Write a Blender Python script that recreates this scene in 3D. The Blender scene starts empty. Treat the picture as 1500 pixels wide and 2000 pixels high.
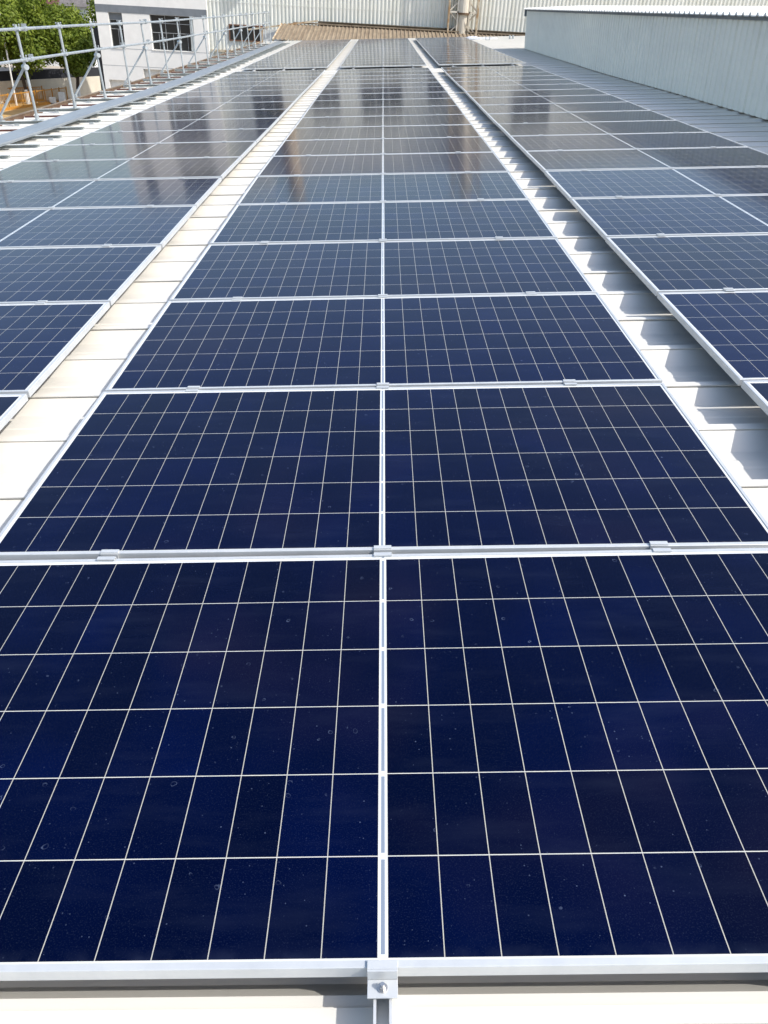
import bpy, math, random
from mathutils import Matrix, Vector
random.seed(7)
sc = bpy.context.scene
COL = sc.collection

# ------------------------------------------------------------------ frames
H0 = 7.0                      # height of the roof above the yard
TILT = 0.065                  # the roof falls towards the left
RW = Matrix.Translation((0, 0, H0)) @ Matrix.Rotation(-TILT, 4, 'Y')   # roof frame -> world

# ------------------------------------------------------------------ camera
PIT, YAW, ROLL = .5767, -.0109, .0217
fw = Vector((math.sin(YAW)*math.cos(PIT), math.cos(YAW)*math.cos(PIT), -math.sin(PIT)))
r0 = Vector((math.cos(YAW), -math.sin(YAW), 0)); d0 = fw.cross(r0)
ri = math.cos(ROLL)*r0 + math.sin(ROLL)*d0; dn = fw.cross(ri)
cm = Matrix(((ri.x, -dn.x, -fw.x, .0236), (ri.y, -dn.y, -fw.y, -.5974), (ri.z, -dn.z, -fw.z, 1.1904), (0, 0, 0, 1)))
cd = bpy.data.cameras.new('camera'); cam = bpy.data.objects.new('camera', cd); COL.objects.link(cam)
cd.sensor_fit = 'VERTICAL'; cd.sensor_height = 36; cd.sensor_width = 27; cd.lens = 1521.8/2000*36
cd.clip_start = .02; cd.clip_end = 3000
cam.matrix_world = RW @ cm
sc.camera = cam

# ------------------------------------------------------------------ light
sdir = (RW.to_3x3() @ Vector((1.0, -.30, 1.0))).normalized()
SEL = math.asin(sdir.z); SROT = math.atan2(sdir.x, sdir.y)
w = bpy.data.worlds.new("World"); sc.world = w; w.use_nodes = True
sky = w.node_tree.nodes.new('ShaderNodeTexSky'); sky.sky_type = 'NISHITA'; sky.sun_disc = False
sky.sun_elevation = SEL; sky.sun_rotation = SROT; sky.air_density = 1.1; sky.dust_density = 2.4; sky.ozone_density = 1.0
w.node_tree.links.new(sky.outputs[0], w.node_tree.nodes['Background'].inputs[0])
w.node_tree.nodes['Background'].inputs[1].default_value = .15
sl = bpy.data.lights.new('sun', 'SUN'); so = bpy.data.objects.new('sun', sl); COL.objects.link(so)
sl.energy = 3.15; sl.angle = math.radians(.5); sl.color = (1, .965, .91)
so.rotation_euler = sdir.to_track_quat('Z', 'Y').to_euler(); so.location = (30, -10, 60)
sc.view_settings.view_transform = 'Standard'; sc.view_settings.look = 'None'
sc.view_settings.exposure = .68; sc.view_settings.gamma = 1
sc.cycles.max_bounces = 8

# ------------------------------------------------------------------ roof sag (metres, roof frame)
SAG = [(-8, 0), (0, 0), (2.1, -.005), (4, .003), (5.5, .016), (6.6, .021), (8, .013), (10, .001), (12, -.003), (14, -.008),
       (16, -.022), (18, -.033), (20.2, -.036), (21.0, -.028), (26, -.026), (32, -.012), (37.9, 0), (60, 0)]
def Z(y):
    for (a, za), (b, zb) in zip(SAG, SAG[1:]):
        if a <= y <= b:
            t = (y-a)/(b-a); return za+(zb-za)*t
    return 0.0

# ------------------------------------------------------------------ node helpers
class NT:
    def __init__(s, name):
        s.m = bpy.data.materials.new(name); s.m.use_nodes = True; s.t = s.m.node_tree
        s.b = s.t.nodes['Principled BSDF']
    def n(s, kind, **kw):
        k = s.t.nodes.new(kind)
        for a, v in kw.items(): setattr(k, a, v)
        return k
    def put(s, sock, v):
        if isinstance(v, bpy.types.NodeSocket): s.t.links.new(v, sock)
        else: sock.default_value = v
    def math(s, op, a, b=0.0, c=0.0):
        k = s.n('ShaderNodeMath', operation=op); s.put(k.inputs[0], a); s.put(k.inputs[1], b); s.put(k.inputs[2], c); return k.outputs[0]
    def mix(s, f, a, b):
        k = s.n('ShaderNodeMix', data_type='RGBA'); s.put(k.inputs[0], f)
        for i, v in ((6, a), (7, b)): s.put(k.inputs[i], v if isinstance(v, bpy.types.NodeSocket) else (*v, 1))
        return k.outputs[2]
    def coord(s, out='Object', scale=None):
        o = s.n('ShaderNodeTexCoord').outputs[out]
        if scale:
            m = s.n('ShaderNodeMapping'); s.t.links.new(o, m.inputs[0]); m.inputs['Scale'].default_value = scale; o = m.outputs[0]
        return o
    def noise(s, vec, scale, detail=4, rough=.55):
        k = s.n('ShaderNodeTexNoise'); s.t.links.new(vec, k.inputs['Vector']); k.inputs['Scale'].default_value = scale
        k.inputs['Detail'].default_value = detail; k.inputs['Roughness'].default_value = rough; return k.outputs[0]
    def ramp(s, f, a, b, va=0.0, vb=1.0):
        k = s.n('ShaderNodeMapRange'); s.put(k.inputs[0], f)
        for i, v in zip((1, 2, 3, 4), (a, b, va, vb)): k.inputs[i].default_value = v
        return k.outputs[0]
    def out(s, col=None, rough=None, metal=None, spec=None, ior=None, bump=None, bstr=.3, bdist=.01):
        B = s.b.inputs
        if col is not None: s.put(B['Base Color'], col if isinstance(col, bpy.types.NodeSocket) else (*col, 1))
        if rough is not None: s.put(B['Roughness'], rough)
        if metal is not None: s.put(B['Metallic'], metal)
        if spec is not None: s.put(B['Specular IOR Level'], spec)
        if ior is not None: B['IOR'].default_value = ior
        if bump is not None:
            k = s.n('ShaderNodeBump'); s.t.links.new(bump, k.inputs['Height']); k.inputs['Strength'].default_value = bstr
            k.inputs['Distance'].default_value = bdist; s.t.links.new(k.outputs[0], B['Normal'])
        return s.m

def weathered(name, a, b, scale=3.0, rough=.6, metal=0.0, stretch=(1, 1, 1), lo=.35, hi=.7, spec=.5, bump=0.0, space='Object'):
    t = NT(name); v = t.coord(space, stretch); n = t.noise(v, scale, 6, .6)
    c = t.mix(t.ramp(n, lo, hi), a, b)
    return t.out(c, rough, metal, spec, bump=n if bump else None, bstr=bump)

# cell field dimensions (panel local frame: x long side, y short side)
PW, PD, FH = 2.094, 1.038, .026
HX, HY, LIP = PW/2, PD/2, .0108
CX0 = .0075; CX1 = HX-LIP-.008; CW = (CX1-CX0)/12
CY1 = HY-LIP-.0065; CH = 2*CY1/6
def mat_cells():
    t = NT('solar_cells'); o = t.coord('Object'); s = t.n('ShaderNodeSeparateXYZ'); t.t.links.new(o, s.inputs[0])
    ax = t.math('ABSOLUTE', s.outputs[0]); y = t.math('ADD', s.outputs[1], .0032)
    def dist(v, step):          # distance to the nearest multiple of step
        q = t.math('FRACT', t.math('ADD', t.math('DIVIDE', v, step), .5))
        return t.math('MULTIPLY', t.math('ABSOLUTE', t.math('SUBTRACT', q, .5)), step)
    dx = dist(t.math('SUBTRACT', ax, CX0), CW); dy = dist(t.math('ADD', y, CY1), CH)
    gap = t.math('LESS_THAN', dx, .0008); gapy = t.math('LESS_THAN', dy, .0009)
    edge = t.math('MAXIMUM', t.math('LESS_THAN', ax, CX0), t.math('GREATER_THAN', ax, CX1))
    edge = t.math('MAXIMUM', edge, t.math('GREATER_THAN', t.math('ABSOLUTE', y), CY1))
    rib = t.math('MULTIPLY', t.math('LESS_THAN', ax, .0032), t.math('GREATER_THAN', dy, .006))
    # cell to cell and panel to panel tone
    info = t.n('ShaderNodeObjectInfo')
    ci = t.n('ShaderNodeCombineXYZ')
    t.put(ci.inputs[0], t.math('FLOOR', t.math('DIVIDE', t.math('SUBTRACT', ax, CX0), CW)))
    t.put(ci.inputs[1], t.math('FLOOR', t.math('DIVIDE', t.math('ADD', y, CY1), CH)))
    t.put(ci.inputs[2], t.math('MULTIPLY_ADD', info.outputs['Random'], 60.0, t.math('SIGN', s.outputs[0])))
    wn = t.n('ShaderNodeTexWhiteNoise'); t.t.links.new(ci.outputs[0], wn.inputs[0])
    big = t.noise(t.coord('Object', (1, 1.4, 1)), 1.7, 3, .5)
    off = t.n('ShaderNodeVectorMath', operation='ADD'); t.t.links.new(o, off.inputs[0])
    cb = t.n('ShaderNodeCombineXYZ'); t.put(cb.inputs[0], t.math('MULTIPLY', info.outputs['Random'], 37.0)); t.put(cb.inputs[1], t.math('MULTIPLY', info.outputs['Random'], 91.0))
    t.t.links.new(cb.outputs[0], off.inputs[1])
    big = t.noise(off.outputs[0], 1.6, 3, .5)
    navy = t.mix(t.math('MULTIPLY', wn.outputs[0], t.ramp(t.noise(off.outputs[0], 3.2, 2), .35, .65, .25, 1)), (.0001, .0010, .0085), (.0001, .0025, .028))
    navy = t.mix(t.ramp(big, .52, .78, 0, .8), navy, (.0075, .0058, .011))
    navy = t.mix(t.math('MULTIPLY', info.outputs['Random'], .5), navy, (.0002, .0034, .042))
    # dust, rain spots
    wob = t.n('ShaderNodeTexNoise'); t.t.links.new(off.outputs[0], wob.inputs['Vector']); wob.inputs['Scale'].default_value = 60
    wv = t.n('ShaderNodeVectorMath', operation='MULTIPLY_ADD'); t.t.links.new(wob.outputs['Color'], wv.inputs[0]); wv.inputs[1].default_value = (.012, .012, 0); t.t.links.new(off.outputs[0], wv.inputs[2])
    v1 = t.n('ShaderNodeTexVoronoi'); t.t.links.new(wv.outputs[0], v1.inputs['Vector']); v1.inputs['Scale'].default_value = 42
    sep = t.n('ShaderNodeSeparateColor'); t.t.links.new(v1.outputs['Color'], sep.inputs[0])
    rad = t.math('MULTIPLY_ADD', sep.outputs[1], .17, .05)
    ring = t.math('LESS_THAN', t.math('ABSOLUTE', t.math('SUBTRACT', v1.outputs['Distance'], rad)), .028)
    ring = t.math('MULTIPLY', ring, t.math('GREATER_THAN', sep.outputs[0], .90))
    ring = t.math('MULTIPLY', ring, t.ramp(t.noise(off.outputs[0], 55, 3), .42, .7))
    v2 = t.n('ShaderNodeTexVoronoi'); t.t.links.new(off.outputs[0], v2.inputs['Vector']); v2.inputs['Scale'].default_value = 165
    sp2 = t.n('ShaderNodeSeparateColor'); t.t.links.new(v2.outputs['Color'], sp2.inputs[0])
    speck = t.math('MULTIPLY', t.math('LESS_THAN', v2.outputs['Distance'], t.math('MULTIPLY', sp2.outputs[1], .24)), t.math('GREATER_THAN', sp2.outputs[0], .86))
    speck = t.math('MULTIPLY', speck, t.ramp(t.noise(off.outputs[0], 7, 3), .40, .62))
    fine = t.ramp(t.noise(off.outputs[0], 420, 2), .54, .8, 0, .06)
    dust = t.math('MAXIMUM', t.math('MULTIPLY', ring, .34), t.math('MULTIPLY', speck, .30))
    dust = t.math('MAXIMUM', dust, fine)
    film = t.ramp(t.noise(t.coord('Object', (1.2, 6, 1)), 2.2, 5, .6), .5, .85, 0, .035)
    dust = t.math('MAXIMUM', dust, film)
    sill = t.math('MULTIPLY', t.ramp(t.math('ADD', y, CY1), 0.0, .022, .05, 0), t.ramp(t.noise(off.outputs[0], 24, 4), .35, .7))
    dust = t.math('MAXIMUM', dust, sill)
    col = t.mix(dust, navy, (.17, .22, .34))
    col = t.mix(gap, col, (.38, .37, .33)); col = t.mix(gapy, col, (.50, .495, .46)); col = t.mix(edge, col, (.62, .64, .64)); col = t.mix(rib, col, (.20, .24, .30))
    r = t.math('MULTIPLY_ADD', t.noise(off.outputs[0], 5, 4), .05, .085)
    t.b.inputs['Specular Tint'].default_value = (.16, .36, .72, 1)      # blue anti-reflection coating
    return t.out(col, r, 0, .5, 1.24)
def mat_roof():
    t = NT('coated_roof_sheet'); o = t.coord('Object'); n = t.noise(t.coord('Object', (.5, 2.2, 1)), 2.4, 6, .6)
    c = t.mix(t.ramp(n, .35, .75), (.67, .65, .595), (.64, .615, .555))
    st = t.noise(t.coord('Object', (.35, 9, 1)), 3.0, 4, .6)
    c = t.mix(t.ramp(st, .6, .85, 0, .14), c, (.44, .41, .345))
    return t.out(c, t.ramp(n, .3, .8, .34, .46), 0, .8, bump=t.noise(t.coord('Object', (.4, 1.5, 1)), 5, 3), bstr=.12, bdist=.01)
M = {}
M['cells'] = mat_cells()
M['roof'] = mat_roof()
M['alu'] = weathered('anodised_aluminium', (.58, .595, .595), (.50, .52, .53), 14, .40, .3)
M['galv'] = weathered('galvanised_steel', (.50, .53, .54), (.36, .40, .41), 9, .42, .55)
M['tray'] = weathered('galvanised_tray_lid', (.30, .335, .36), (.25, .28, .305), 2.5, .45, .35, (2, .4, 1))
M['bolt'] = weathered('stainless_bolt', (.72, .70, .66), (.5, .48, .45), 60, .25, .9)
M['beam'] = weathered('zinc_channel', (.60, .62, .60), (.47, .49, .47), 6, .5, .2)
M['redbrown'] = weathered('red_oxide_steel', (.13, .045, .03), (.07, .03, .022), 8, .7)
M['gutter'] = weathered('brown_gutter_metal', (.20, .13, .075), (.10, .055, .035), 5, .6)
M['gutterlip'] = weathered('tan_gutter_lip', (.52, .42, .29), (.36, .26, .17), 5, .6)
M['shed'] = weathered('pale_blue_grey_sheet', (.88, .86, .745), (.81, .79, .69), 1.1, .55, 0, (.6, .6, 2))
M['shedroof'] = weathered('white_sheet', (.78, .78, .74), (.66, .66, .62), 4, .5)
M['shedtrim'] = weathered('grey_trim', (.22, .24, .25), (.16, .18, .19), 4, .6)
M['wall'] = weathered('cream_wall_sheet', (.80, .80, .735), (.70, .70, .62), .9, .5, 0, (4, 1, .35))
M['stucco'] = weathered('white_stucco', (.85, .82, .765), (.775, .745, .69), 2.2, .85, 0, bump=.15)
M['band'] = weathered('flat_grey', (.20, .215, .23), (.16, .175, .19), 3, .8)
M['dark'] = weathered('near_black', (.035, .035, .035), (.02, .02, .022), 3, .8)
M['winframe'] = weathered('white_window_bar', (.42, .43, .43), (.34, .35, .35), 4, .5)
M['brownframe'] = weathered('brown_window_bar', (.22, .10, .05), (.14, .07, .04), 4, .6)
t = NT('window_glass'); n = t.noise(t.coord('Object'), 1.1, 3)
M['glass'] = t.out(t.mix(t.ramp(n, .4, .65), (.006, .009, .010), (.014, .020, .021)), .05, 0, .5, 1.5)
t = NT('rusty_roof_sheet'); n = t.noise(t.coord('Object', (3, .5, 1)), 1.6, 8, .65); n2 = t.noise(t.coord('Object', (8, .4, 1)), 2.0, 3)
c = t.mix(t.ramp(n, .35, .65), (.29, .235, .165), (.19, .145, .10)); c = t.mix(t.ramp(n2, .58, .75, 0, .8), c, (.11, .075, .045))
M['rustroof'] = t.out(c, .8, 0, .3)
M['darkflash'] = weathered('dark_flashing', (.11, .085, .05), (.055, .04, .028), 3, .8)
M['rust'] = weathered('rusty_steel', (.34, .21, .10), (.60, .53, .40), 2.4, .8, 0, lo=.4, hi=.6)
M['rustdark'] = weathered('dark_rusty_steel', (.10, .06, .035), (.22, .14, .075), 3, .85)
M['duct'] = weathered('stained_duct', (.66, .625, .54), (.47, .39, .28), 1.6, .7, 0, (1, 1, .4))
M['concrete'] = weathered('yard_concrete', (.36, .31, .25), (.27, .23, .19), .25, .9)
M['asphalt'] = weathered('asphalt', (.055, .057, .06), (.04, .042, .045), .6, .9)
M['sand'] = weathered('ochre_sand', (.50, .31, .11), (.38, .24, .09), .8, .95)
M['cream'] = weathered('cream_render', (.60, .55, .45), (.48, .44, .36), .8, .9)
M['dark_strip'] = weathered('matt_black', (.022, .024, .030), (.014, .015, .018), 1.5, .9)
M['orange'] = weathered('orange_paint', (.55, .25, .03), (.36, .16, .02), 6, .6)
M['white'] = weathered('white_paint', (.78, .78, .75), (.66, .66, .63), 6, .6)
M['tile'] = weathered('dark_red_tiles', (.11, .045, .04), (.075, .03, .028), 2, .85)
M['greytile'] = weathered('grey_tiles', (.17, .155, .15), (.10, .09, .088), 3, .85)
M['sack'] = weathered('pale_sacking', (.66, .67, .70), (.46, .47, .52), 6, .9)
M['bark'] = weathered('tree_bark', (.075, .05, .032), (.045, .03, .02), 6, .95)
def mat_leaf(name, a, b):
    t = NT(name); n = t.noise(t.coord('Object'), 1.3, 4); g = t.n('ShaderNodeNewGeometry')
    c = t.mix(t.math('MULTIPLY_ADD', g.outputs['Random Per Island'], .55, t.ramp(n, .35, .7, 0, .45)), a, b)
    t.out(c, .6, 0, .3)
    tr = t.n('ShaderNodeBsdfTranslucent'); t.t.links.new(c, tr.inputs[0]); mx = t.n('ShaderNodeMixShader'); mx.inputs[0].default_value = .35
    t.t.links.new(t.b.outputs[0], mx.inputs[1]); t.t.links.new(tr.outputs[0], mx.inputs[2])
    t.t.links.new(mx.outputs[0], t.t.nodes['Material Output'].inputs[0]); return t.m
M['leaf'] = mat_leaf('camphor_leaves', (.085, .138, .015), (.25, .30, .032))
M['leafdark'] = mat_leaf('dark_leaves', (.030, .060, .014), (.080, .125, .026))

# ------------------------------------------------------------------ mesh helpers
class MB:
    def __init__(s): s.v = []; s.f = []; s.mi = []; s.cur = 0
    def add(s, vs, fs):
        b = len(s.v); s.v += [tuple(q) for q in vs]; s.f += [tuple(i+b for i in q) for q in fs]; s.mi += [s.cur]*len(fs); return s
    def box(s, x0, x1, y0, y1, z0, z1):
        return s.add([(x0, y0, z0), (x1, y0, z0), (x1, y1, z0), (x0, y1, z0), (x0, y0, z1), (x1, y0, z1), (x1, y1, z1), (x0, y1, z1)],
                     [(0, 3, 2, 1), (4, 5, 6, 7), (0, 1, 5, 4), (1, 2, 6, 5), (2, 3, 7, 6), (3, 0, 4, 7)])
    def quad(s, a, b, c, d): return s.add([a, b, c, d], [(0, 1, 2, 3)])
    def tube(s, p, q, r, n=8, r2=None, caps=True):
        p, q = Vector(p), Vector(q); d = (q-p).normalized(); u = d.orthogonal().normalized(); v = d.cross(u); r2 = r if r2 is None else r2
        vs = []
        for c, R in ((p, r), (q, r2)):
            for i in range(n):
                a = 2*math.pi*i/n; vs.append(c+(u*math.cos(a)+v*math.sin(a))*R)
        fs = [(i, (i+1) % n, n+(i+1) % n, n+i) for i in range(n)]
        if caps: fs += [tuple(range(n))[::-1], tuple(range(n, 2*n))]
        return s.add(vs, fs)
    def bar(s, p, q, a, b):       # square bar between two points
        p, q = Vector(p), Vector(q); d = (q-p).normalized(); u = Vector((0, 1, 0)) if abs(d.y) < .9 else Vector((1, 0, 0))
        v = d.cross(u).normalized(); u = v.cross(d)
        vs = [c+u*(i*a/2)+v*(j*b/2) for c in (p, q) for i, j in ((-1, -1), (1, -1), (1, 1), (-1, 1))]
        return s.add(vs, [(0, 1, 2, 3), (7, 6, 5, 4), (0, 4, 5, 1), (1, 5, 6, 2), (2, 6, 7, 3), (3, 7, 4, 0)])
    def sweep(s, prof, path, closed=False):     # prof: list of points at each path station, already placed
        pass
    def build(s, name, mat, parent=None, mw=None, smooth=False):
        me = bpy.data.meshes.new(name); me.from_pydata(s.v, [], s.f)
        mats = mat if isinstance(mat, (list, tuple)) else [mat]
        for m in mats: me.materials.append(m)
        if len(mats) > 1: me.polygons.foreach_set('material_index', s.mi)
        if smooth: me.polygons.foreach_set('use_smooth', [True]*len(me.polygons))
        me.update(); o = bpy.data.objects.new(name, me); COL.objects.link(o)
        if parent: o.parent = parent
        if mw is not None: o.matrix_world = mw
        return o
def tag(o, label=None, cat=None, group=None, kind=None):
    for k, v in (('label', label), ('category', cat), ('group', group), ('kind', kind)):
        if v: o[k] = v
    return o
def empty(name, mw):
    o = bpy.data.objects.new(name, None); o.empty_display_size = .2; COL.objects.link(o); o.matrix_world = mw; return o
def bevel(o, wdt, seg=1):
    m = o.modifiers.new('bevel', 'BEVEL'); m.width = wdt; m.segments = seg; m.limit_method = 'ANGLE'; return o
def roofm(x, y, z=0.0, slope=None):
    if slope is None: slope = (Z(y+.3)-Z(y-.3))/.6
    return RW @ Matrix.Translation((x, y, z+Z(y))) @ Matrix.Rotation(math.atan(slope), 4, 'X')
def wm(x, y, z): return Matrix.Translation((x, y, z+H0))      # world frame, z from the panel plane
ORD = ['', 'first', 'second', 'third', 'fourth', 'fifth', 'sixth', 'seventh', 'eighth', 'ninth', 'tenth', 'eleventh', 'twelfth', 'thirteenth',
       'fourteenth', 'fifteenth', 'sixteenth', 'seventeenth', 'eighteenth', 'nineteenth']

# ------------------------------------------------------------------ the big building under the panels
RIBP, RIB0, PANZ, RIBZ = .382, -.020, -.130, -.085
XL, XR, YF, YB = -5.28, 9.0, -5.8, 40.2
def roof_profile():
    pr = []; k = math.ceil((YF-RIB0)/RIBP)
    while RIB0+k*RIBP < YB-.1:
        c = RIB0+k*RIBP
        if k % 2 == 0: pr += [(c-.105, PANZ), (c-.024, RIBZ-.010), (c-.014, RIBZ-.009), (c-.014, RIBZ-.005), (c-.022, RIBZ-.004), (c-.022, RIBZ), (c+.004, RIBZ), (c+.0045, RIBZ-.005), (c+.024, RIBZ-.005)]
        else: pr += [(c-.105, PANZ), (c-.020, RIBZ-.006), (c-.015, RIBZ-.0055), (c-.015, RIBZ-.003), (c-.018, RIBZ-.0025), (c-.018, RIBZ), (c+.024, RIBZ)]
        pr += [(c+.060, PANZ)]
        # shallow stiffening swage in the pan
        m = c+RIBP/2
        if m+.05 < YB: pr += [(m-.03, PANZ), (m-.02, PANZ+.003), (m+.02, PANZ+.003), (m+.03, PANZ)]
        k += 1
    return [(YF, PANZ)]+pr+[(YB, PANZ)]
bld = empty('factory_building', RW)
tag(bld, 'long factory building whose pale ribbed metal roof carries the solar panels', 'building')
m = MB(); P = roof_profile()
for (ya, za), (yb, zb) in zip(P, P[1:]):
    m.quad((XL, ya, za+Z(ya)), (XR, ya, za+Z(ya)), (XR, yb, zb+Z(yb)), (XL, yb, zb+Z(yb)))
roof = m.build('roof_sheet', M['roof'], bld)
m = MB(); m.box(XL+.02, XL+.12, YF+.1, YB-.1, -H0+.4, -.24); m.box(XR-.1, XR, YF+.1, YB-.1, -H0-.6, -.24)
m.box(XL+.12, XR-.1, YB-.2, YB-.1, -H0-.6, -.24); m.box(XL+.12, XR-.1, YF+.1, YF+.2, -H0-.6, -.24)
m.build('wall', M['cream'], bld)
# gutter along the low side: brown channel with a tan lip
m = MB(); ys = [YF+i*.5 for i in range(int((YB-YF)/.5)+1)]
for a, b in zip(ys, ys[1:]):
    za, zb = Z(a), Z(b)
    for p0, p1 in zip([(XL+.03, -.14), (XL-.02, -.145), (XL-.02, -.28), (XL-.155, -.28)], [(XL-.02, -.145), (XL-.02, -.28), (XL-.155, -.28), (XL-.155, -.085)]):
        m.quad((p0[0], a, p0[1]+za), (p0[0], b, p0[1]+zb), (p1[0], b, p1[1]+zb), (p1[0], a, p1[1]+za))
gut = m.build('gutter', M['gutter'], bld)
m = MB()
for a, b in zip(ys, ys[1:]):
    za, zb = Z(a), Z(b)
    m.add([(XL-.155, a, -.085+za), (XL-.185, a, -.085+za), (XL-.185, b, -.085+zb), (XL-.155, b, -.085+zb),
           (XL-.155, a, -.070+za), (XL-.185, a, -.070+za), (XL-.185, b, -.070+zb), (XL-.155, b, -.070+zb)],
          [(0, 1, 2, 3), (7, 6, 5, 4), (0, 4, 5, 1), (3, 2, 6, 7), (1, 5, 6, 2), (0, 3, 7, 4)])
m.build('gutter_lip', M['gutterlip'], gut)
# end flashing at the far end of the roof
m = MB(); m.box(XL, XR, YB-.02, YB+.10, -.30, -.082); m.build('end_flashing', M['shedroof'], bld)

# ------------------------------------------------------------------ solar panels
ROWP = 1.0576
rows = [HY+.0+k*ROWP for k in range(19)] + [20.98+HY+k*ROWP for k in range(16)]
GAP = .289
cols = [(-PW-GAP, 'left column'), (0.0, 'middle column'), (PW+GAP, 'right column')]
def panel_meshes():
    f = MB(); z1, z0, L = 0.0, -FH, LIP
    o = [(-HX, -HY), (HX, -HY), (HX, HY), (-HX, HY)]; i = [(-HX+L, -HY+L), (HX-L, -HY+L), (HX-L, HY-L), (-HX+L, HY-L)]
    b = [(-HX+.028, -HY+.028), (HX-.028, -HY+.028), (HX-.028, HY-.028), (-HX+.028, HY-.028)]
    c = .0012
    oc = [(x*(1-c/HX), y*(1-c/HY)) for x, y in o]
    V = [(x, y, z0) for x, y in o]+[(x, y, z1-c) for x, y in o]+[(x, y, z1) for x, y in oc]+[(x, y, z1) for x, y in i]+[(x, y, z1-.0022) for x, y in i]+[(x, y, z0) for x, y in b]
    F = []
    for k in range(4):
        n = (k+1) % 4
        F += [(k, n, 4+n, 4+k), (4+k, 4+n, 8+n, 8+k), (8+k, 8+n, 12+n, 12+k), (12+k, 12+n, 16+n, 16+k), (n, k, 20+k, 20+n)]
    f.add(V, F)
    g = MB(); zz = z1-.0022; gx, gy = HX-L+.001, HY-L+.001
    g.add([(-gx, -gy, zz), (gx, -gy, zz), (gx, gy, zz), (-gx, gy, zz), (-gx, -gy, zz-.005), (gx, -gy, zz-.005), (gx, gy, zz-.005), (-gx, gy, zz-.005)],
          [(0, 1, 2, 3), (7, 6, 5, 4)])
    j = MB(); j.box(-.06, .06, HY-.16, HY-.08, -.028, -.008)
    return f, g, j
pf, pg, pj = panel_meshes()
proto = None
for ci, (cx, cname) in enumerate(cols):
    for k, yc in enumerate(rows):
        near = k < 19
        n = k+1 if near else k-18
        mw = roofm(cx+random.uniform(-.0015, .0015), yc, random.uniform(-.0007, .0007)) @ Matrix.Rotation(random.uniform(-.0008, .0008), 4, 'Z') @ Matrix.Rotation(random.uniform(-.0018, .0018), 4, 'X') @ Matrix.Rotation(random.uniform(-.0018, .0018), 4, 'Y')
        if proto is None:
            root = empty('solar_panel', mw); fr = pf.build('frame', M['alu'], root); gl = pg.build('glass', M['cells'], root); proto = (root, fr, gl)
        else:
            root = proto[0].copy(); COL.objects.link(root); root.matrix_world = mw
            for ch in proto[1:]:
                c = ch.copy(); COL.objects.link(c); c.parent = root
        if near: lab = 'dark blue solar panel in the %s, %s row from the near edge' % (cname, ORD[n])
        else: lab = 'grey reflecting solar panel in the %s, %s row beyond the dark cross gap' % (cname, ORD[n])
        if near and k == 0 and ci == 1: lab = 'nearest dark blue solar panel, filling the bottom of the photo'
        tag(root, lab, 'solar panel', 'solar panels in three columns on the roof')

# ------------------------------------------------------------------ rails, clamps
rx = [-.71, 0.0, .71]; rname = ['left', 'centre', 'right']
rl0 = None
def rail_mesh():
    m = MB(); ys = [-.42+i*.8 for i in range(49)]; pr = [(-.0135, -.0265), (-.0135, -.074), (.0135, -.074), (.0135, -.0265), (.0095, -.0265), (.0095, -.056), (-.0095, -.056), (-.0095, -.0265)]
    n = len(pr); vs = []; fs = []
    for y in ys:
        vs += [(x, y, z+Z(y)-.0005) for x, z in pr]
    for i in range(len(ys)-1):
        for j in range(n):
            a, b = i*n+j, i*n+(j+1) % n; fs.append((a, a+n, b+n, b))
    fs += [tuple(range(n)), tuple(range(n*(len(ys)-1), n*len(ys)))[::-1]]
    return m.add(vs, fs)
for ci, (cx, cname) in enumerate(cols):
    for j, x in enumerate(rx):
        mw = RW @ Matrix.Translation((cx+x, 0, 0))
        if rl0 is None: o = rl0 = rail_mesh().build('mounting_rail', M['alu'], None, mw)
        else: o = rl0.copy(); COL.objects.link(o); o.matrix_world = mw
        tag(o, 'slim aluminium mounting rail under the %s line of clamps of the %s of panels' % (rname[j], cname), 'rail', 'mounting rails under the panels')
def clamp_meshes():
    g = .0098
    m = MB(); m.box(-.023, .023, g-.001, g+.0125, .0004, .0036); m.box(-.023, .023, -g-.0125, -g+.001, .0004, .0036)
    m.box(-.023, .023, g-.004, g-.001, -.022, .0002); m.box(-.023, .023, -g+.001, -g+.004, -.022, .0002); m.box(-.023, .023, -g+.001, g-.001, -.026, -.0222)
    b = MB(); b.tube((0, 0, -.0222), (0, 0, -.013), .0055, 6); b.tube((0, 0, -.0222), (0, 0, -.0205), .0085, 12)
    return m, b
cmh, cbl = clamp_meshes(); cpro = None
bnds = [(k, rows[k]+ROWP/2, k+1, True) for k in range(18)] + [(19+k, rows[19+k]+ROWP/2, k+1, False) for k in range(15)]
for ci, (cx, cname) in enumerate(cols):
    for (k, y, n, near) in bnds:
        for j, x in enumerate(rx):
            if not near and n > 14: continue
            mw = roofm(cx+x+random.uniform(-.012, .012)*(j != 1), y, .0004) @ Matrix.Rotation(random.uniform(-.03, .03), 4, 'Z')
            if cpro is None:
                root = cmh.build('mid_clamp', M['alu'], None, mw); b = cbl.build('bolt', M['bolt'], root); cpro = (root, b)
            else:
                root = cpro[0].copy(); COL.objects.link(root); root.matrix_world = mw
                if near and n < 9: b = cpro[1].copy(); COL.objects.link(b); b.parent = root
            if near: lab = 'silver %s clamp of the %s, holding its %s and %s rows' % (rname[j], cname, ORD[n], ORD[n+1])
            else: lab = 'silver %s clamp of the %s, between rows %s and %s past the cross gap' % (rname[j], cname, ORD[n], ORD[n+1])
            tag(root, lab, 'clamp', 'mid clamps between the panel rows')
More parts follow.
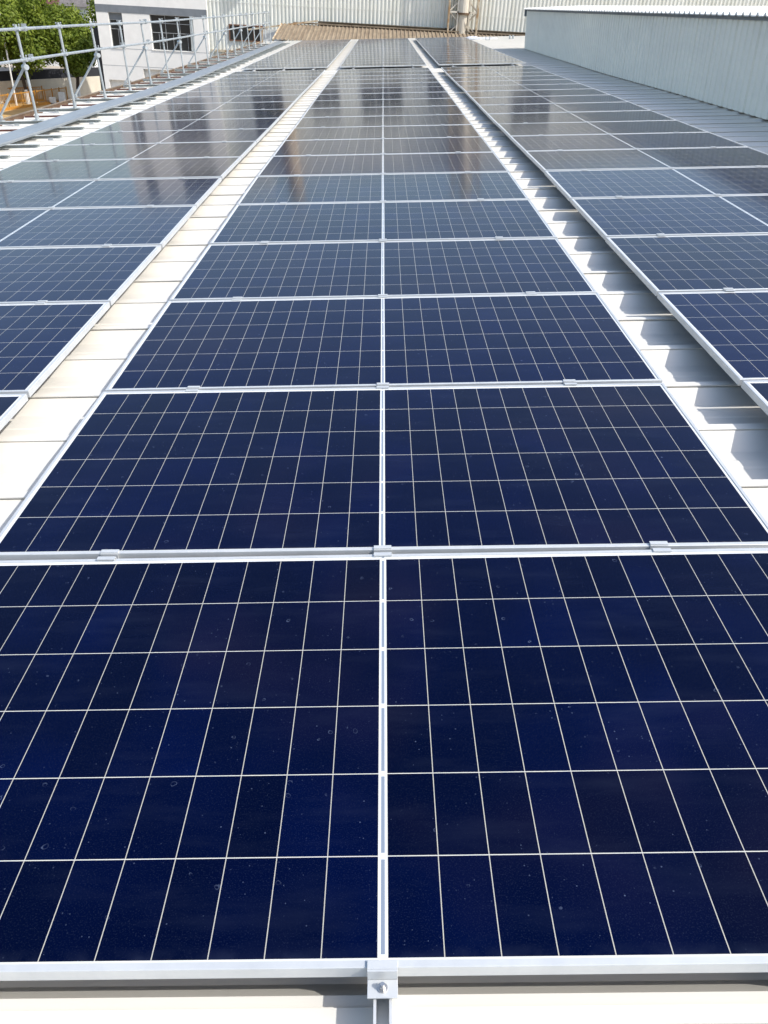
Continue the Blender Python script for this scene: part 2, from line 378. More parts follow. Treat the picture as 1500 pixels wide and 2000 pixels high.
def end_clamp_mesh():
    # Z-shaped: a lip over the frame, an upright web and a foot on the rail
    m = MB(); wd = .0225
    m.box(-wd, wd, -.004, .009, .0006, .0040); m.box(-wd, wd, -.0075, -.0042, -.0225, .0040); m.box(-wd, wd, -.0330, -.0077, -.0225, -.0190)
    b = MB(); b.tube((.0, -.020, -.0190), (.0, -.020, -.0168), .0075, 16); b.tube((.0, -.020, -.0168), (.0, -.020, -.0105), .0052, 6); b.tube((0, -.020, -.0105), (0, -.020, -.0060), .0032, 10)
    return m, b
em, eb = end_clamp_mesh(); epro = None
for ci, (cx, cname) in enumerate(cols):
    for j, x in enumerate(rx):
        for yy, flip, where in ((0.0, 0, 'near edge'), (rows[18]+HY, 1, 'near side of the cross gap'), (rows[19]-HY, 0, 'far side of the cross gap')):
            mw = roofm(cx+x, yy, 0) @ Matrix.Rotation(math.pi*flip, 4, 'Z')
            if epro is None:
                root = em.build('end_clamp', M['alu'], None, mw); bevel(root, .0006); b = eb.build('bolt', M['bolt'], root); epro = (root, b)
            else:
                root = epro[0].copy(); COL.objects.link(root); root.matrix_world = mw
                b = epro[1].copy(); COL.objects.link(b); b.parent = root
            lab = 'stepped %s end clamp of the %s at the %s' % (rname[j], cname, where)
            if yy == 0 and ci == 1 and j == 1: lab = 'stepped aluminium end clamp with a shiny bolt at the bottom centre edge'
            tag(root, lab, 'clamp', 'end clamps at the block edges')

# ------------------------------------------------------------------ left edge: beams, cable tray, guard rail
PY0, PYS = 11.25, 1.55
bpro = {}
for i in range(-4, 34):
    y = PY0+i*PYS/2
    if y > 38.3: break
    major = i % 2 == 0
    mw = roofm(0, y, RIBZ+.002, 0)
    if major:
        if 'a' not in bpro:
            m = MB(); m.box(-5.30, -3.86, -.03, .03, .034, .038); m.box(-5.30, -3.86, .0265, .03, .0041, .0339); m.box(-5.30, -3.86, -.03, .03, 0, .004)
            o = bpro['a'] = m.build('support_beam', M['beam'], None, mw)
            m = MB()
            for x in (-5.0, -3.98): m.box(x-.03, x+.03, -.055, -.031, -.04, .012)
            m.build('foot_bracket', M['galv'], o)
        else:
            o = bpro['a'].copy(); COL.objects.link(o); o.matrix_world = mw
            c = bpro['a'].children[0].copy(); COL.objects.link(c); c.parent = o
        lab = 'pale zinc channel beam under the guardrail post and cable tray'; 
        g = 'channel beams along the roof edge'; nm = 'post'
    else:
        if 'b' not in bpro:
            m = MB(); m.box(-4.46, -3.84, -.03, .03, .034, .038); m.box(-4.46, -3.84, .0265, .03, .0041, .0339); m.box(-4.46, -3.84, -.03, .03, 0, .004)
            o = bpro['b'] = m.build('support_block', M['beam'], None, mw)
            m = MB(); m.box(-5.20, -4.62, -.014, .014, .0, .022); m.build('flat_bar', M['redbrown'], o)
        else:
            o = bpro['b'].copy(); COL.objects.link(o); o.matrix_world = mw
            c = bpro['b'].children[0].copy(); COL.objects.link(c); c.parent = o
        lab = 'short channel support with a red brown bar between two guardrail posts'; g = 'short supports under the cable tray'
    tag(o, lab, 'support', g)

def tx(y):          # the tray bends a little near the camera
    pts = [(-2, -4.30), (8.5, -4.20), (10.5, -4.15), (12.5, -4.13), (14.5, -4.03), (20, -4.05), (38, -4.15)]
    for (a, xa), (b, xb) in zip(pts, pts[1:]):
        if a <= y <= b: return xa+(xb-xa)*(y-a)/(b-a)
    return -4.15
tr = empty('cable_tray', RW); tag(tr, 'long blue grey metal cable tray with a lid running beside the guardrail', 'cable tray')
tz0 = RIBZ+.041; TWD = .34
step = 2.0; y = 2.5; sid = 0
while y < 37.8:
    y2 = min(y+step, 38.0)
    m = MB(); m2 = MB(); NS = 4
    for q in range(NS):
        a = y+(y2-y)*q/NS; b = y+(y2-y)*(q+1)/NS
        for X0, X1, z0, z1, mm in ((-TWD, 0, 0.0, .003, m), (-TWD, -TWD+.003, .0031, .026, m), (-.003, 0, .0031, .026, m)):
            va = [(tx(a)+X, a, tz0+z+Z(a)) for X, z in ((X0, z0), (X1, z0), (X1, z1), (X0, z1))]; vb = [(tx(b)+X, b, tz0+z+Z(b)) for X, z in ((X0, z0), (X1, z0), (X1, z1), (X0, z1))]
            mm.add(va+vb, [(0, 1, 5, 4), (1, 2, 6, 5), (2, 3, 7, 6), (3, 0, 4, 7)])
        g0, g1 = (0.002 if q == 0 else 0), (0.002 if q == NS-1 else 0)
        lp = [(-TWD-.006, .014), (-TWD-.006, .030), (-TWD*.72, .030), (-TWD*.70, .033), (-TWD*.30, .033), (-TWD*.28, .030), (.006, .030), (.006, .014)]
        zj = .0006*random.random()
        va = [(tx(a)+X, a+g0, tz0+z+Z(a)+zj) for X, z in lp]; vb = [(tx(b)+X, b-g1, tz0+z+Z(b)+zj) for X, z in lp]
        n = len(lp); m2.add(va+vb, [(i+1, i, n+i, n+i+1) for i in range(n-1)])
    tp = m.build('tray_section', M['tray'], tr); m2.build('lid', M['tray'], tp)
    y = y2
gr = empty('guardrail', RW); tag(gr, 'galvanised tube guardrail with two rails and slanting braces on the left roof edge', 'railing')
PX, ZB, ZM, ZT = -4.72, RIBZ+.040, .675, 1.02
ylist = [PY0+i*PYS for i in range(-2, 18)]
for i, y in enumerate(ylist):
    zz = Z(y); lx = random.uniform(-.012, .012); ly = random.uniform(-.015, .015)
    m = MB(); m.tube((PX, y, ZB+zz+.006), (PX+lx, y+ly, ZT+.05+zz), .0175, 12); p = m.build('post', M['galv'], gr, smooth=False)
    m = MB(); m.box(PX-.07, PX+.07, y-.045, y+.045, ZB+zz, ZB+zz+.006); m.tube((PX, y, ZB+zz+.0061), (PX, y, ZB+zz+.07), .027, 12); m.build('base_plate', M['galv'], p)
    for zh in (ZM, ZT):
        m = MB(); m.box(PX-.028, PX+.052, y-.026, y+.026, zh+zz-.025, zh+zz+.025); m.tube((PX-.02, y-.02, zh+zz+.031), (PX-.02, y-.02, zh+zz+.055), .010, 6); m.tube((PX+.035, y+.02, zh+zz+.031), (PX+.035, y+.02, zh+zz+.055), .010, 6)
        bevel(m.build('coupler', M['galv'], p), .008)
    if (i-2) % 2 == 0:
        m = MB(); m.tube((PX-.03, y+.03, ZM-.09+zz), (-5.24, y+.03, ZB+.05+zz), .0165, 10); b = m.build('brace', M['galv'], gr)
        m = MB(); m.box(-5.285, -5.195, y-.02, y+.08, ZB+zz+.001, ZB+zz+.008); m.tube((-5.24, y-.0, ZB+.045+zz), (-5.24, y+.06, ZB+.045+zz), .032, 10); m.build('foot', M['galv'], b)
        m = MB(); m.tube((PX-.045, y+.06, ZM-.085+zz), (PX+.03, y-.03, ZM-.085+zz), .034, 10); m.build('coupler', M['galv'], b)
for nm, zh in (('mid_rail', ZM), ('top_rail', ZT)):
    m = MB()
    for a, b in zip(ylist, ylist[1:]):
        m.tube((PX+.030, a, zh+Z(a)), (PX+.030, b, zh+Z(b)), .0175, 12, caps=False)
    rr = m.build(nm, M['galv'], gr)
    m = MB()
    for i, y in enumerate(ylist):
        if i % 4 == 2: m.tube((PX+.030, y+.14, zh+Z(y)), (PX+.030, y+.24, zh+Z(y)), .031, 12); m.box(PX+.005, PX+.055, y+.165, y+.18, zh+Z(y)+.03, zh+Z(y)+.055); m.box(PX+.005, PX+.055, y+.20, y+.215, zh+Z(y)+.03, zh+Z(y)+.055)
    m.build('sleeve_coupler', M['galv'], rr)

# ------------------------------------------------------------------ roof shed on the right
sh = empty('roof_shed', RW); tag(sh, 'low pale blue grey sheet metal shed standing along the right of the roof', 'shed')
SX, SY0, SY1, SZT = 4.66, -3.0, 29.3, .965
def ribbed_line(y0, y1, pitch, depth, joint):
    pts = []; y = y0; i = 0
    while y < y1-.001:
        dpt = depth*(1.0 if i % joint else 1.7)
        for a, d in ((.0, 0), (.60, 0), (.70, dpt), (.90, dpt)): 
            if y+a*pitch < y1: pts.append((y+a*pitch, d))
        y += pitch; i += 1
    return pts+[(y1, 0)]
m = MB(); pl = ribbed_line(SY0, SY1, .19, .017, 4)
for (a, da), (b, db) in zip(pl, pl[1:]):
    fx = lambda yy: SX+.07*(SY1-yy)/20
    m.quad((fx(a)+da, a, RIBZ+.004+Z(a)), (fx(b)+db, b, RIBZ+.004+Z(b)), (fx(b)+db, b, SZT), (fx(a)+da, a, SZT))
m.add([(SX, SY1, RIBZ), (SX+1.6, SY1, RIBZ), (SX+1.6, SY1, SZT), (SX, SY1, SZT)], [(0, 1, 2, 3)])
m.add([(SX+1.62, SY0, RIBZ), (SX+1.62, SY1, RIBZ), (SX+1.62, SY1, SZT), (SX+1.62, SY0, SZT)], [(0, 1, 2, 3)])
wl = m.build('wall', M['shed'], sh)
m = MB()
for yj in (26.9,): 
    m.box(SX+.07*(SY1-yj)/20-.006, SX+.07*(SY1-yj)/20+.004, yj, yj+.03, RIBZ+.02, SZT-.01)
m.build('joint_strip', M['shed'], wl)
m = MB(); prf = []; y = SY0-.1
while y < SY1+.15:
    prf += [(y, 0), (y+.06, 0), (y+.085, .032), (y+.12, .032), (y+.145, 0)]; y += .23
for (a, za), (b, zb) in zip(prf, prf[1:]):
    for (xa, xb, la, lb) in ((SX-.085, SX+1.75, 0, 0),):
        e = .07*(SY1-a)/20
        m.quad((xa+e, a, 1.0+za), (xb, a, 1.03+za), (xb, b, 1.03+zb), (xa+e, b, 1.0+zb))
        m.quad((xa+e, a, .985+za*.4), (xa+e, a, 1.0+za), (xa+e, b, 1.0+zb), (xa+e, b, .985+zb*.4))
m.build('roof', M['shedroof'], sh)
m = MB(); m.add([(SX-.060, SY1+.10, .80), (SX+1.65, SY1+.10, .80), (SX+1.65, SY1+.10, .992), (SX-.060, SY1+.10, .992), (SX-.060, SY1+.01, .80), (SX+1.65, SY1+.01, .80), (SX+1.65, SY1+.01, .992), (SX-.060, SY1+.01, .992)],
      [(0, 1, 2, 3), (7, 6, 5, 4), (0, 4, 5, 1), (3, 2, 6, 7), (0, 3, 7, 4), (1, 5, 6, 2)])
m.add([(SX-.062, SY1-1.5, .83), (SX-.058, SY1+.009, .80), (SX-.058, SY1+.009, .99), (SX-.062, SY1-1.5, .99)], [(0, 1, 2, 3)]) if 0 else None
m.build('verge_trim', M['shedtrim'], sh)
m = MB(); 
for a, b in zip(range(-3, 29), range(-2, 30)):
    e0, e1 = .07*(SY1-a)/20, .07*(SY1-b)/20
    m.add([(SX-.02+e0, a, .945), (SX-.002+e0, a, .945), (SX-.002+e1, b, .945), (SX-.02+e1, b, .945), (SX-.02+e0, a, .984), (SX-.002+e0, a, .984), (SX-.002+e1, b, .984), (SX-.02+e1, b, .984)],
          [(0, 3, 2, 1), (4, 5, 6, 7), (0, 4, 7, 3), (1, 2, 6, 5)])
m.build('eave_trim', M['shedtrim'], sh)

# ------------------------------------------------------------------ things left at the far right of the roof
def lump(name, x, y, z, sx, sy, sz, mat, label, cat, seed):
    rnd = random.Random(seed); m = MB(); nu, nv = 12, 7; vs = []
    for i in range(nv+1):
        for j in range(nu):
            th = math.pi*i/nv; ph = 2*math.pi*j/nu; r = 1+rnd.uniform(-.16, .16)
            zz = max(-.55, math.cos(th)*r)
            vs.append((math.sin(th)*math.cos(ph)*r*sx, math.sin(th)*math.sin(ph)*r*sy, (zz+.55)*sz))
    fs = [(i*nu+j, (i+1)*nu+j, (i+1)*nu+(j+1) % nu, i*nu+(j+1) % nu) for i in range(nv) for j in range(nu)]
    m.add(vs, fs); tag(m.build(name, mat, None, roofm(x, y, z), smooth=True), label, cat)
lump('sack', 3.75, 37.6, PANZ+.002, .32, .25, .10, M['sack'], 'crumpled pale sack lying behind the right column of panels', 'sack', 3)
lump('tarpaulin', 4.35, 38.2, PANZ+.002, .60, .20, .05, M['sack'], 'long heap of pale folded tarpaulin at the far roof end', 'tarpaulin', 5)
m = MB(); m.tube((3.28, 37.15, 0), (4.05, 37.3, .02), .022, 8); tag(m.build('pipe', M['galv'], None, roofm(0, 0, RIBZ+.022, 0)), 'short grey pipe lying on the roof beyond the right panels', 'pipe')
for k, (x, y, lab) in enumerate(((4.28, 36.7, 'grey metal bracket beside the pale sack at the far roof end'), (5.35, 37.4, 'grey metal bracket lying alone near the shed corner'))):
    m = MB(); m.box(-.09, .09, -.05, .05, 0, .012); m.box(-.09, -.07, -.05, .05, .0121, .13); m.box(.07, .09, -.05, .05, .0121, .13)
    tag(m.build('metal_bracket', M['galv'], None, roofm(x, y, RIBZ+.001) @ Matrix.Rotation(.5*k, 4, 'Z')), lab, 'bracket', 'loose brackets on the far roof')

# ------------------------------------------------------------------ big hall across the back
hall = empty('warehouse', wm(0, 45, 0)); tag(hall, 'tall cream corrugated metal hall closing the view at the back', 'building')
WT = 6.4
m = MB(); x = -9.6; pts = []
while x < 30: pts += [(x, 0), (x+.075, 0), (x+.095, -.05), (x+.165, -.05)]; x += .188
for (a, da), (b, db) in zip(pts, pts[1:]): m.quad((a, da, -H0), (b, db, -H0), (b, db, WT), (a, da, WT))
m.build('wall', M['wall'], hall)
m = MB(); m.box(-9.6, 30, -.25, 12, WT+.001, WT+.12); m.build('roof', M['shedroof'], hall)
m = MB(); m.box(-9.6, 30, .06, .12, -H0, WT); m.build('inner_lining', M['shedtrim'], hall)
def hall_window(x0, x1, z0, z1, fm, nb=2):
    f = MB(); F = .05
    f.box(x0, x1, -.10, -.052, z0, z0+F); f.box(x0, x1, -.10, -.052, z1-F, z1); f.box(x0, x0+F, -.10, -.052, z0+F, z1-F); f.box(x1-F, x1, -.10, -.052, z0+F, z1-F)
    for i in range(1, nb+1):
        xx = x0+(x1-x0)*i/(nb+1); f.box(xx-.02, xx+.02, -.085, -.052, z0+F, z1-F)
    fr = f.build('window', fm, hall); g = MB(); g.box(x0+F, x1-F, -.070, -.058, z0+F, z1-F); g.build('pane', M['glass'], fr); return fr
hall_window(-7.66, -5.82, -.66, .05, M['brownframe'], 2)
for x0, x1, zt in ((-3.9, -2.45, 2.0), (-1.35, .80, 2.3), (2.1, 2.9, 1.9), (6.4, 8.4, 3.2), (11, 13.2, 3.2), (-7.0, -5.4, 2.6)):
    hall_window(x0, x1, 1.72 if x0 < 5 else 3.0, zt+1.3, M['winframe'], 2)
m = MB(); m.box(-8.6, -5.3, -.14, -.053, -1.16, -1.07); m.build('flashing', M['rust'], hall)
for z in (.95,):
    m = MB(); m.box(-9.6, 30, -.056, -.0505, z, z+.025); m.build('sheet_lap', M['wall'], hall)

lt = empty('lean_to_building', wm(0, 0, 0)); tag(lt, 'low building with a rusty tan ribbed roof against the back hall', 'building')
LX0, LX1, LY0, LY1, LZ0, LZ1 = -4.95, 14.0, 40.5, 44.35, -.34, .20
m = MB(); x = LX0; pts = []
while x < LX1: pts += [(x, 0), (x+.09, 0), (x+.105, .035), (x+.155, .035), (x+.17, 0)]; x += .19
for (a, da), (b, db) in zip(pts, pts[1:]):
    sk = lambda xx: .11*0
    m.quad((a, LY0, LZ0+da), (b, LY0, LZ0+db), (b+.0, LY1, LZ1+db), (a+.0, LY1, LZ1+da))
m.build('roof', M['rustroof'], lt)
m = MB(); m.box(LX0+.55, LX1, LY1-.12, LY1+.05, LZ1+.042, LZ1+.10); m.build('ridge_flashing', M['rustroof'], lt)
m = MB(); m.box(LX0+1.75, LX1, LY1+.051, LY1+.30, LZ1-.02, LZ1+.185); m.box(LX0+2.2, LX1, LY1-.02, LY1+.05, LZ1+.145, LZ1+.175); m.build('gutter', M['darkflash'], lt)
m = MB(); m.bar((LX0-.02, LY0, LZ0-.02), (LX0-.02, LY1, LZ1-.02), .05, .10); m.build('verge_board', M['rust'], lt)
m = MB(); m.bar((-6.6, LY1-.3, -.12), (-3.2, LY1-.1, .40), .06, .07); m.bar((-5.9, LY1-.3, -.02), (-5.9, LY1-.3, -3), .06, .06); m.build('edge_beam', M['rust'], lt)
m = MB(); m.box(LX0+.1, LX0+.2, LY0+.1, LY1+.4, -H0, LZ0-.08); m.box(LX0+.2, LX1, LY0+.1, LY0+.2, -H0, LZ0-.08); m.box(-6.0, LX0+.099, LY1-.1, LY1+.02, -H0, -.08); m.build('wall', M['white'], lt)

# rusty lattice tower with its duct
tw = empty('lattice_tower', wm(0, 44.62, 0)); tag(tw, 'rusty lattice steel tower carrying a stained duct in front of the hall', 'tower')
tl, trr, tb, tt, tdp = 3.16, 4.56, -.2, 8.5, .36
for x in (tl, trr):
    for yq in (0, -tdp):
        m = MB(); m.box(x-.04, x+.04, yq-.04, yq+.04, tb, tt); m.build('leg', M['rust'], tw)
zz = .20; i = 0
while zz < tt-1:
    for yq in (-.055, -tdp+.055):
        for (x0, x1) in ((tl+.045, tl+.50), (trr-.045, trr-.50)):
            m = MB(); m.bar((x0, yq, zz), (x1, yq, zz+.42), .03, .05); m.bar((x1, yq+.032, zz+.42), (x0, yq+.032, zz+.86), .03, .05); m.build('brace', M['rustdark'] if yq > -.1 else M['duct'], tw)
    m = MB(); m.box(tl+.046, trr-.046, -tdp-.02, -tdp+.02, zz+.84, zz+.91); m.build('cross_bar', M['duct'], tw)
    zz += .94
m = MB(); m.bar((tl+.55, -tdp-.05, .95), (trr-.35, -tdp-.05, .30), .03, .05); m.build('brace', M['duct'], tw)
for x in (tl+.42, trr-.42):
    m = MB(); m.box(x-.035, x+.035, -tdp-.02, -tdp+.05, tb, tt); m.build('leg', M['duct'], tw)
m = MB(); m.tube((3.86, -.16, tb), (3.86, -.16, .98), .27, 20); m.tube((3.86, -.16, 1.06), (3.86, -.16, tt), .31, 20)
d = m.build('duct', M['duct'], tw, smooth=False)
m = MB(); m.tube((3.86, -.16, .981), (3.86, -.16, 1.059), .36, 20); m.tube((3.86, -.16, 3.2), (3.86, -.16, 3.28), .36, 20); m.build('flange', M['rustdark'], d)
# unseen brown column, added for the streak it mirrors in the panels
m = MB(); m.tube((-5.3, 44.5, 3.4), (-5.3, 44.5, 7.6), .40, 16); m.tube((-5.3, 44.5, 7.6), (-5.3, 44.5, 7.75), .48, 16); m.box(-5.65, -4.95, 44.45, 44.94, 3.3, 3.4)
tag(m.build('reflection_column', M['rust'], None, wm(0, 0, 0)), 'unseen brown column added to mirror a streak in the middle panels', 'reflection_column')

# ------------------------------------------------------------------ white office block at the left
of = empty('office_building', wm(0, 44.85, 0)); tag(of, 'white rendered office block with dark barred windows behind the guardrail', 'building')
BX0, BX1, BZT = -14.13, -8.69, 7.3
holes = [(-13.541, -12.87, -1.23, 0.266), (-11.516, -9.396, -1.23, 0.266), (-13.895, -12.764, -3.98, -2.649), (-12.105, -10.95, -3.626, -2.096), (-13.541, -12.87, 2.1, 3.9), (-11.516, -9.396, 2.1, 3.9), (-13.541, -12.87, 5.2, 7.0), (-11.516, -9.396, 5.2, 7.0)]
def facade(x0, x1, z0, z1, hs, y=0.0):
    xs = sorted({x0, x1, *[h[0] for h in hs], *[h[1] for h in hs]}); zs = sorted({z0, z1, *[h[2] for h in hs], *[h[3] for h in hs]})
    m = MB()
    for a, b in zip(xs, xs[1:]):
        for c, d in zip(zs, zs[1:]):
            mx, mz = (a+b)/2, (c+d)/2
            if any(h[0] < mx < h[1] and h[2] < mz < h[3] for h in hs): continue
            m.quad((a, y, c), (b, y, c), (b, y, d), (a, y, d))
    for (a, b, c, d) in hs:
        e = y+.26
        m.quad((a, y, c), (a, y, d), (a, e, d), (a, e, c)); m.quad((b, y, c), (b, e, c), (b, e, d), (b, y, d))
        m.quad((a, y, c), (a, e, c), (b, e, c), (b, y, c)); m.quad((a, y, d), (b, y, d), (b, e, d), (a, e, d))
    return m
m = facade(BX0, BX1, -H0, BZT, holes)
m.box(holes[2][0], holes[2][1], .261, .35, holes[2][2], holes[2][3]); m.box(holes[3][0], holes[3][1], .261, .35, holes[3][2], holes[3][3])
m.add([(BX0, .001, -H0), (BX0, 30, -H0), (BX0, 30, BZT), (BX0, .001, BZT), (BX1, .001, -H0), (BX1, 30, -H0), (BX1, 30, BZT), (BX1, .001, BZT)], [(1, 0, 3, 2), (4, 5, 6, 7), (3, 7, 6, 2)])  # side walls drawn out beyond view to shade the yard
m.build('wall', M['stucco'], of)
m = MB(); m.box(BX0+.3, BX1-.3, 15.0, 29.8, BZT+.001, 9.8); m.build('yard_shade_block', M['stucco'], of)  # unseen upper block, added to throw shade over the yard wall
m = MB(); m.box(BX0-.004, BX1+.003, -.012, -.002, 0.27, 0.589); m.build('grey_band', M['band'], of)  # flat grey band across the facade above the lower windows
m = MB(); m.box(BX0, BX1, -.004, -.001, -1.254, -1.239); m.box(BX0, BX1, -.004, -.001, -2.013, -1.999); m.build('render_joint', M['band'], of)
m = MB(); m.box(BX0-.42, BX0-.005, .6, 3.0, -H0, -.45); m.build('shaded_wing', M['dark'], of)  # near-black colour stands in for the shade on this set-back strip
for k, (a, b, c, d) in [(0, holes[0]), (1, holes[1]), (0, holes[4]), (1, holes[5]), (0, holes[6]), (1, holes[7])]:
    f = MB(); y0, y1 = .15, .19; F = .02
    f.box(a, b, y0, y1, c, c+F); f.box(a, b, y0, y1, d-F, d); f.box(a, a+F, y0, y1, c+F, d-F); f.box(b-F, b, y0, y1, c+F, d-F)
    hz = [c+.66*(d-c)*.82, c+.80*(d-c)] if k == 0 else [c+.50*(d-c), c+.77*(d-c)]
    for z in hz: f.box(a+F, b-F, y0-.006, y1-.006, z-.010, z+.010)
    nx = [1/3., 2/3.] if k else [.55]
    for q in nx:
        xx = a+(b-a)*q; f.box(xx-.010, xx+.010, y0+.004, y1-.012, c+F, d-F if k else hz[0]-.010)
    if k:
        for q in (1/6., .5, 5/6.):
            xx = a+(b-a)*q; f.box(xx-.007, xx+.007, y0+.008, y1-.016, c+F, hz[0]-.011)
    fr = f.build('window', M['winframe'], of)
    g = MB(); g.box(a+F, b-F, y1+.005, y1+.015, c+F, d-F); g.build('pane', M['glass'], fr)
    s_ = MB(); s_.box(a-.02, b+.02, -.03, .149, c-.022, c-.001); s_.build('sill', M['stucco'], fr)
    if k == 0: q = MB(); q.box(a+F, b-F, y1-.02, y1+.004, hz[1]+.02, d-F); q.build('blind_panel', M['band'], fr)

# ------------------------------------------------------------------ yard at the lower left
def struct(name, m, mat): return tag(m.build(name, mat, None, wm(0, 0, 0)), kind='structure')
m = MB(); m.quad((-900, -400, -H0), (900, -400, -H0), (900, 1400, -H0), (-900, 1400, -H0)); struct('ground', m, M['concrete'])
m = MB(); m.add([(-60, 74, -H0+.004), (-33, 74.5, -H0+.004), (-20, 98, -H0+.004), (-20, 112, -H0+.004), (-60, 100, -H0+.004)], [(0, 1, 2, 3, 4)]) ; struct('road', m, M['asphalt'])
m = MB(); m.add([(-34, 60, -H0+.008), (-27, 62, -H0+.008), (-24.5, 70, -H0+.008), (-27, 75.5, -H0+.008), (-34, 66, -H0+.008)], [(0, 1, 2, 3, 4)]); struct('sand_patch', m, M['sand'])
p0, p1 = Vector((-36.5, 61.3, 0)), Vector((-19.5, 91.2, 0))
def along(z0, z1, th, mb):
    d = (p1-p0).normalized(); n = Vector((-d.y, d.x, 0))*th/2
    return mb.add([(*(p+s*n).xy, z) for p in (p0, p1) for s in (-1, 1) for z in (z0, z1)], [(0, 1, 3, 2), (4, 6, 7, 5), (0, 4, 5, 1), (2, 3, 7, 6), (1, 5, 7, 3), (0, 2, 6, 4)])
yw = along(-H0, -5.42, .24, MB()).build('yard_wall', M['cream'], None, wm(0, 0, 0)); tag(yw, 'cream rendered yard wall topped by a dark strip for coping and shaded road', 'wall')
along(-5.419, -4.72, .06, MB()).build('dark_strip', M['dark_strip'], yw)  # dark strip stands for the coping and the road in tree shadow

def barrier(a, b, label):
    a, b = Vector((*a, -H0)), Vector((*b, -H0)); L = (b-a).length; d = (b-a)/L
    r = empty('barrier_fence', wm(a.x, a.y, a.z) @ Matrix.Rotation(math.atan2(d.y, d.x), 4, 'Z')); tag(r, label, 'barrier', 'orange barriers in the yard')
    for z in (.15, 1.05):
        m = MB(); m.box(0, L, -.025, .025, z-.03, z+.03); m.build('rail', M['orange'], r)
    x = .0
    while x <= L+.01:
        m = MB(); m.box(x-.03, x+.03, -.03, .03, 0, 1.15); m.build('post', M['orange'], r); x += L/4
    m = MB(); x = .15
    while x < L: m.box(x-.012, x+.012, -.012, .012, .181, 1.019); x += .16
    m.build('bars', M['orange'], r)
    m = MB(); m.box(0, L, -.10, -.031, .0, .12); m.build('kick_board', M['orange'], r)
barrier((-29.6, 64.2), (-27.9, 70.6), 'orange steel barrier nearest the roof edge, running away past the sand')
barrier((-31.6, 70.2), (-28.6, 74.2), 'orange steel barrier in front of the yard wall')
barrier((-27.8, 70.8), (-26.7, 74.6), 'short orange steel barrier beside the white cabinets')
for k, (x, y, ww, hh, lab) in enumerate(((-26.6, 73.0, .45, .85, 'taller white cabinet standing by the orange barriers'), (-27.2, 72.4, .45, .5, 'lower white cabinet in front of the taller one'))):
    c = MB().box(-ww/2, ww/2, -.2, .2, .08, hh).build('cabinet', M['white'], None, wm(x, y, -H0)); bevel(c, .02); tag(c, lab, 'cabinet', 'white cabinets in the yard')
    MB().box(-ww/2+.05, ww/2-.05, -.19, .19, 0, .079).build('plinth', M['band'], c)
    MB().box(-ww/2+.06, ww/2-.06, -.212, -.201, .16, hh-.08).build('door', M['white'], c)

def pole(x, y, z1, label, lamp):
    m = MB(); m.tube((0, 0, 0), (0, 0, z1+H0), .075, 10, .05); p = m.build('lamp_post' if lamp else 'pole', M['white'] if lamp else M['greytile'], None, wm(x, y, -H0)); tag(p, label, 'lamp post' if lamp else 'pole')
    if lamp: m = MB(); m.tube((0, 0, z1+H0-.05), (-.5, 0, z1+H0+.02), .03, 8); m.box(-.95, -.5, -.1, .1, z1+H0-.02, z1+H0+.07); m.build('lamp_head', M['white'], p)
pole(-29.35, 70.2, -.15, 'white lamp post standing among the left trees', True)
pole(-30.6, 69.4, 1.4, 'thin grey pole at the far left in front of the trees', False)

def tree(x, y, H, R, label, leaf, seed, base_white=True, low=2.6, n=5200, squash=1.0):
    rnd = random.Random(seed); r = empty('tree', wm(x, y, -H0)); tag(r, label, 'tree', 'trees beyond the yard')
    m = MB(); top = Vector((rnd.uniform(-.2, .2), 0, low+.4)); m.cur = 1; m.tube((0, 0, 0), (0, 0, 1.05), .17, 9, .145); m.cur = 0; m.tube((0, 0, 1.05), top, .145, 9, .12)
    cz = (low+H)/2; rz = (H-low)/2; clumps = []
    for i in range(34):
        while True:
            v = Vector((rnd.uniform(-1, 1), rnd.uniform(-1, 1), rnd.uniform(-1, 1)))
            if .25 < v.length < 1: break
        if v.z < -.4: v.x *= .8; v.y *= .8
        c = Vector((v.x*R*.80, v.y*R*.80, cz+v.z*rz*.80)); clumps.append((c, R*rnd.uniform(.26, .44)))
    for c, cr in clumps[:9]:
        m.tube(top-Vector((0, 0, rnd.uniform(0, .5))), top.lerp(c, .5)+Vector((0, 0, .1)), .075, 6, .05, False); m.tube(top.lerp(c, .5)+Vector((0, 0, .1)), c, .05, 6, .015, False)
    m.build('trunk', [M['bark'], M['white']] if base_white else [M['bark'], M['bark']], r)
    f = MB(); vs = []; fs = []
    for q in range(n):
        c, cr = rnd.choice(clumps); u = Vector((rnd.gauss(0, 1), rnd.gauss(0, 1), rnd.gauss(0, 1))).normalized()
        p = c+u*cr*(rnd.random()**.45); 
        s = rnd.uniform(.06, .135); a = (u+Vector((rnd.uniform(-.9, .9), rnd.uniform(-.9, .9), rnd.uniform(-.5, .9)))).normalized(); b = a.orthogonal().normalized(); c2 = a.cross(b)
        an = rnd.random()*6.28; b, c2 = b*math.cos(an)+c2*math.sin(an), c2*math.cos(an)-b*math.sin(an)
        k = len(vs); vs += [p-b*s*1.5, p-c2*s*.7, p+b*s*1.5, p+c2*s*.7]; fs.append((k, k+1, k+2, k+3))
    f.add(vs, fs); f.build('crown', leaf, r)
tree(-28.9, 71.5, 8.2, 3.1, 'big round bright green tree beyond the near end of the guardrail', M['leaf'], 1, n=15000, low=2.0)
tree(-25.5, 74.0, 6.3, 2.3, 'smaller green tree beside the white office block', M['leaf'], 2, n=10000, low=2.0)
tree(-24.4, 82.0, 9.6, 2.4, 'tall green tree half hidden by the white office block', M['leaf'], 3, n=6000, low=3.2)
tree(-28.0, 79.5, 7.4, 2.9, 'broad green tree filling the gap behind the two front trees', M['leaf'], 8, n=9000, low=2.4)
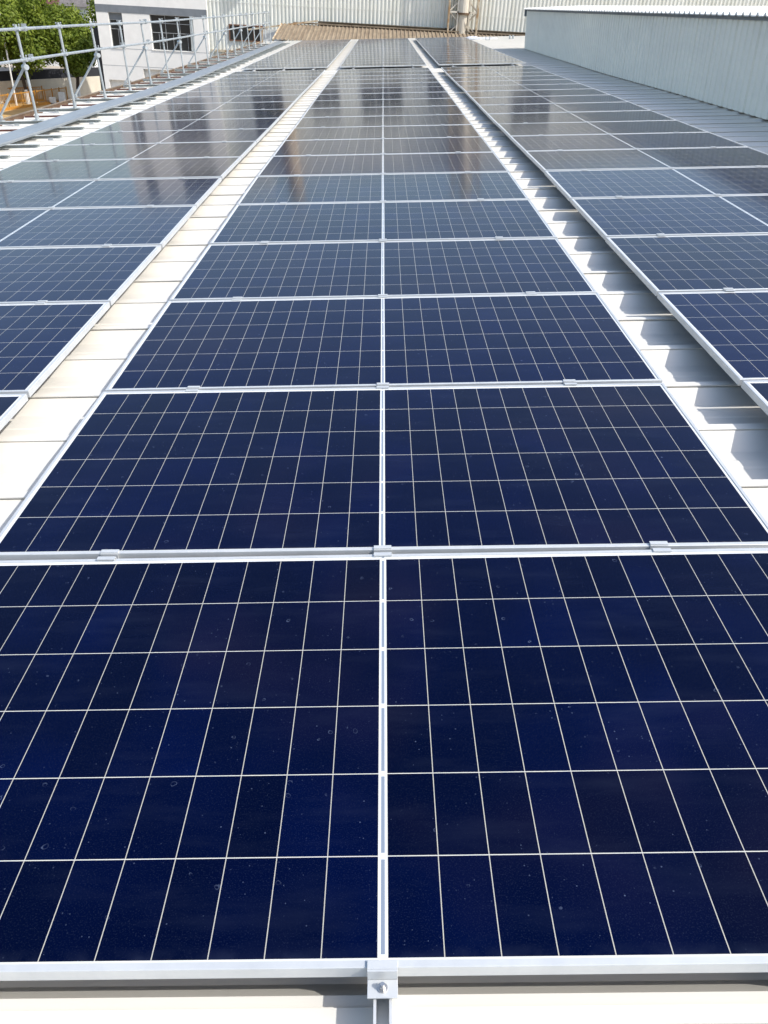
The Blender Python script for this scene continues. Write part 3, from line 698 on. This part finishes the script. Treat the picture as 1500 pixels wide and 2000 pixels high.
tree(-32.3, 70.0, 8.6, 2.3, 'dark green tree at the far left behind the grey pole', M['leafdark'], 4, n=6000, low=2.2)
tree(-31.2, 78.5, 9.4, 2.5, 'green tree behind the lamp post and the big round tree', M['leaf'], 5, n=5500, low=3.2)
tree(-24.0, 86.5, 5.6, 1.9, 'low dark tree in the gap left of the office block', M['leafdark'], 6, n=4500, low=1.4)

hs = empty('house', wm(-39.5, 110, -H0)); tag(hs, 'white house with dark red and grey roofs far behind the trees', 'house')
m = MB(); m.box(-7, 4.2, 0, 9, 0, 6.35); m.build('wall', M['white'], hs)
m = MB(); m.add([(-7.5, -.6, 6.351), (1.0, -.6, 6.351), (1.0, 9.5, 6.351), (-7.5, 9.5, 6.351), (-6, 4, 9.5), (1.0, 4, 9.5)], [(0, 1, 5, 4), (1, 2, 5), (2, 3, 4, 5), (3, 0, 4)]); rfo = m.build('roof', M['tile'], hs)
m = MB(); m.add([(1.003, -.6, 6.351), (4.8, -.6, 6.351), (4.8, 9.5, 6.351), (1.003, 9.5, 6.351), (1.003, 4, 9.2), (4.8, 4, 9.2)], [(0, 1, 5, 4), (1, 2, 5), (2, 3, 4, 5), (3, 0, 4)]); m.build('annex_roof', M['greytile'], hs)
for x in (-4, -1, 1.2):
    f = MB(); f.box(x-.55, x+.55, -.05, -.002, 4.2, 5.5); wn = f.build('window', M['winframe'], hs); g = MB(); g.box(x-.48, x+.48, -.065, -.051, 4.27, 5.43); g.build('pane', M['glass'], wn)
m = MB(); m.box(-1, 3.4, -.5, -.002, 5.55, 5.68); m.build('canopy', M['band'], hs)
car = empty('parked_car', wm(-24.6, 89.5, -H0) @ Matrix.Rotation(.5, 4, 'Z')); tag(car, 'dark parked car half seen behind the yard wall by the office block', 'car')
m = MB(); m.box(-2.2, 2.2, -.85, .85, .32, .95); m.add([(-1.7, -.8, .951), (1.3, -.8, .951), (1.3, .8, .951), (-1.7, .8, .951), (-1.3, -.66, 1.5), (.6, -.66, 1.5), (.6, .66, 1.5), (-1.3, .66, 1.5)], [(0, 1, 5, 4), (1, 2, 6, 5), (2, 3, 7, 6), (3, 0, 4, 7), (4, 5, 6, 7)])
bevel(m.build('body', M['dark'], car), .10, 3)
for x in (-1.4, 1.4):
    for yq in (-.80, .80):
        m = MB(); m.tube((x, yq-.1, .33), (x, yq+.1, .33), .33, 18); m.build('wheel', M['dark_strip'], car)
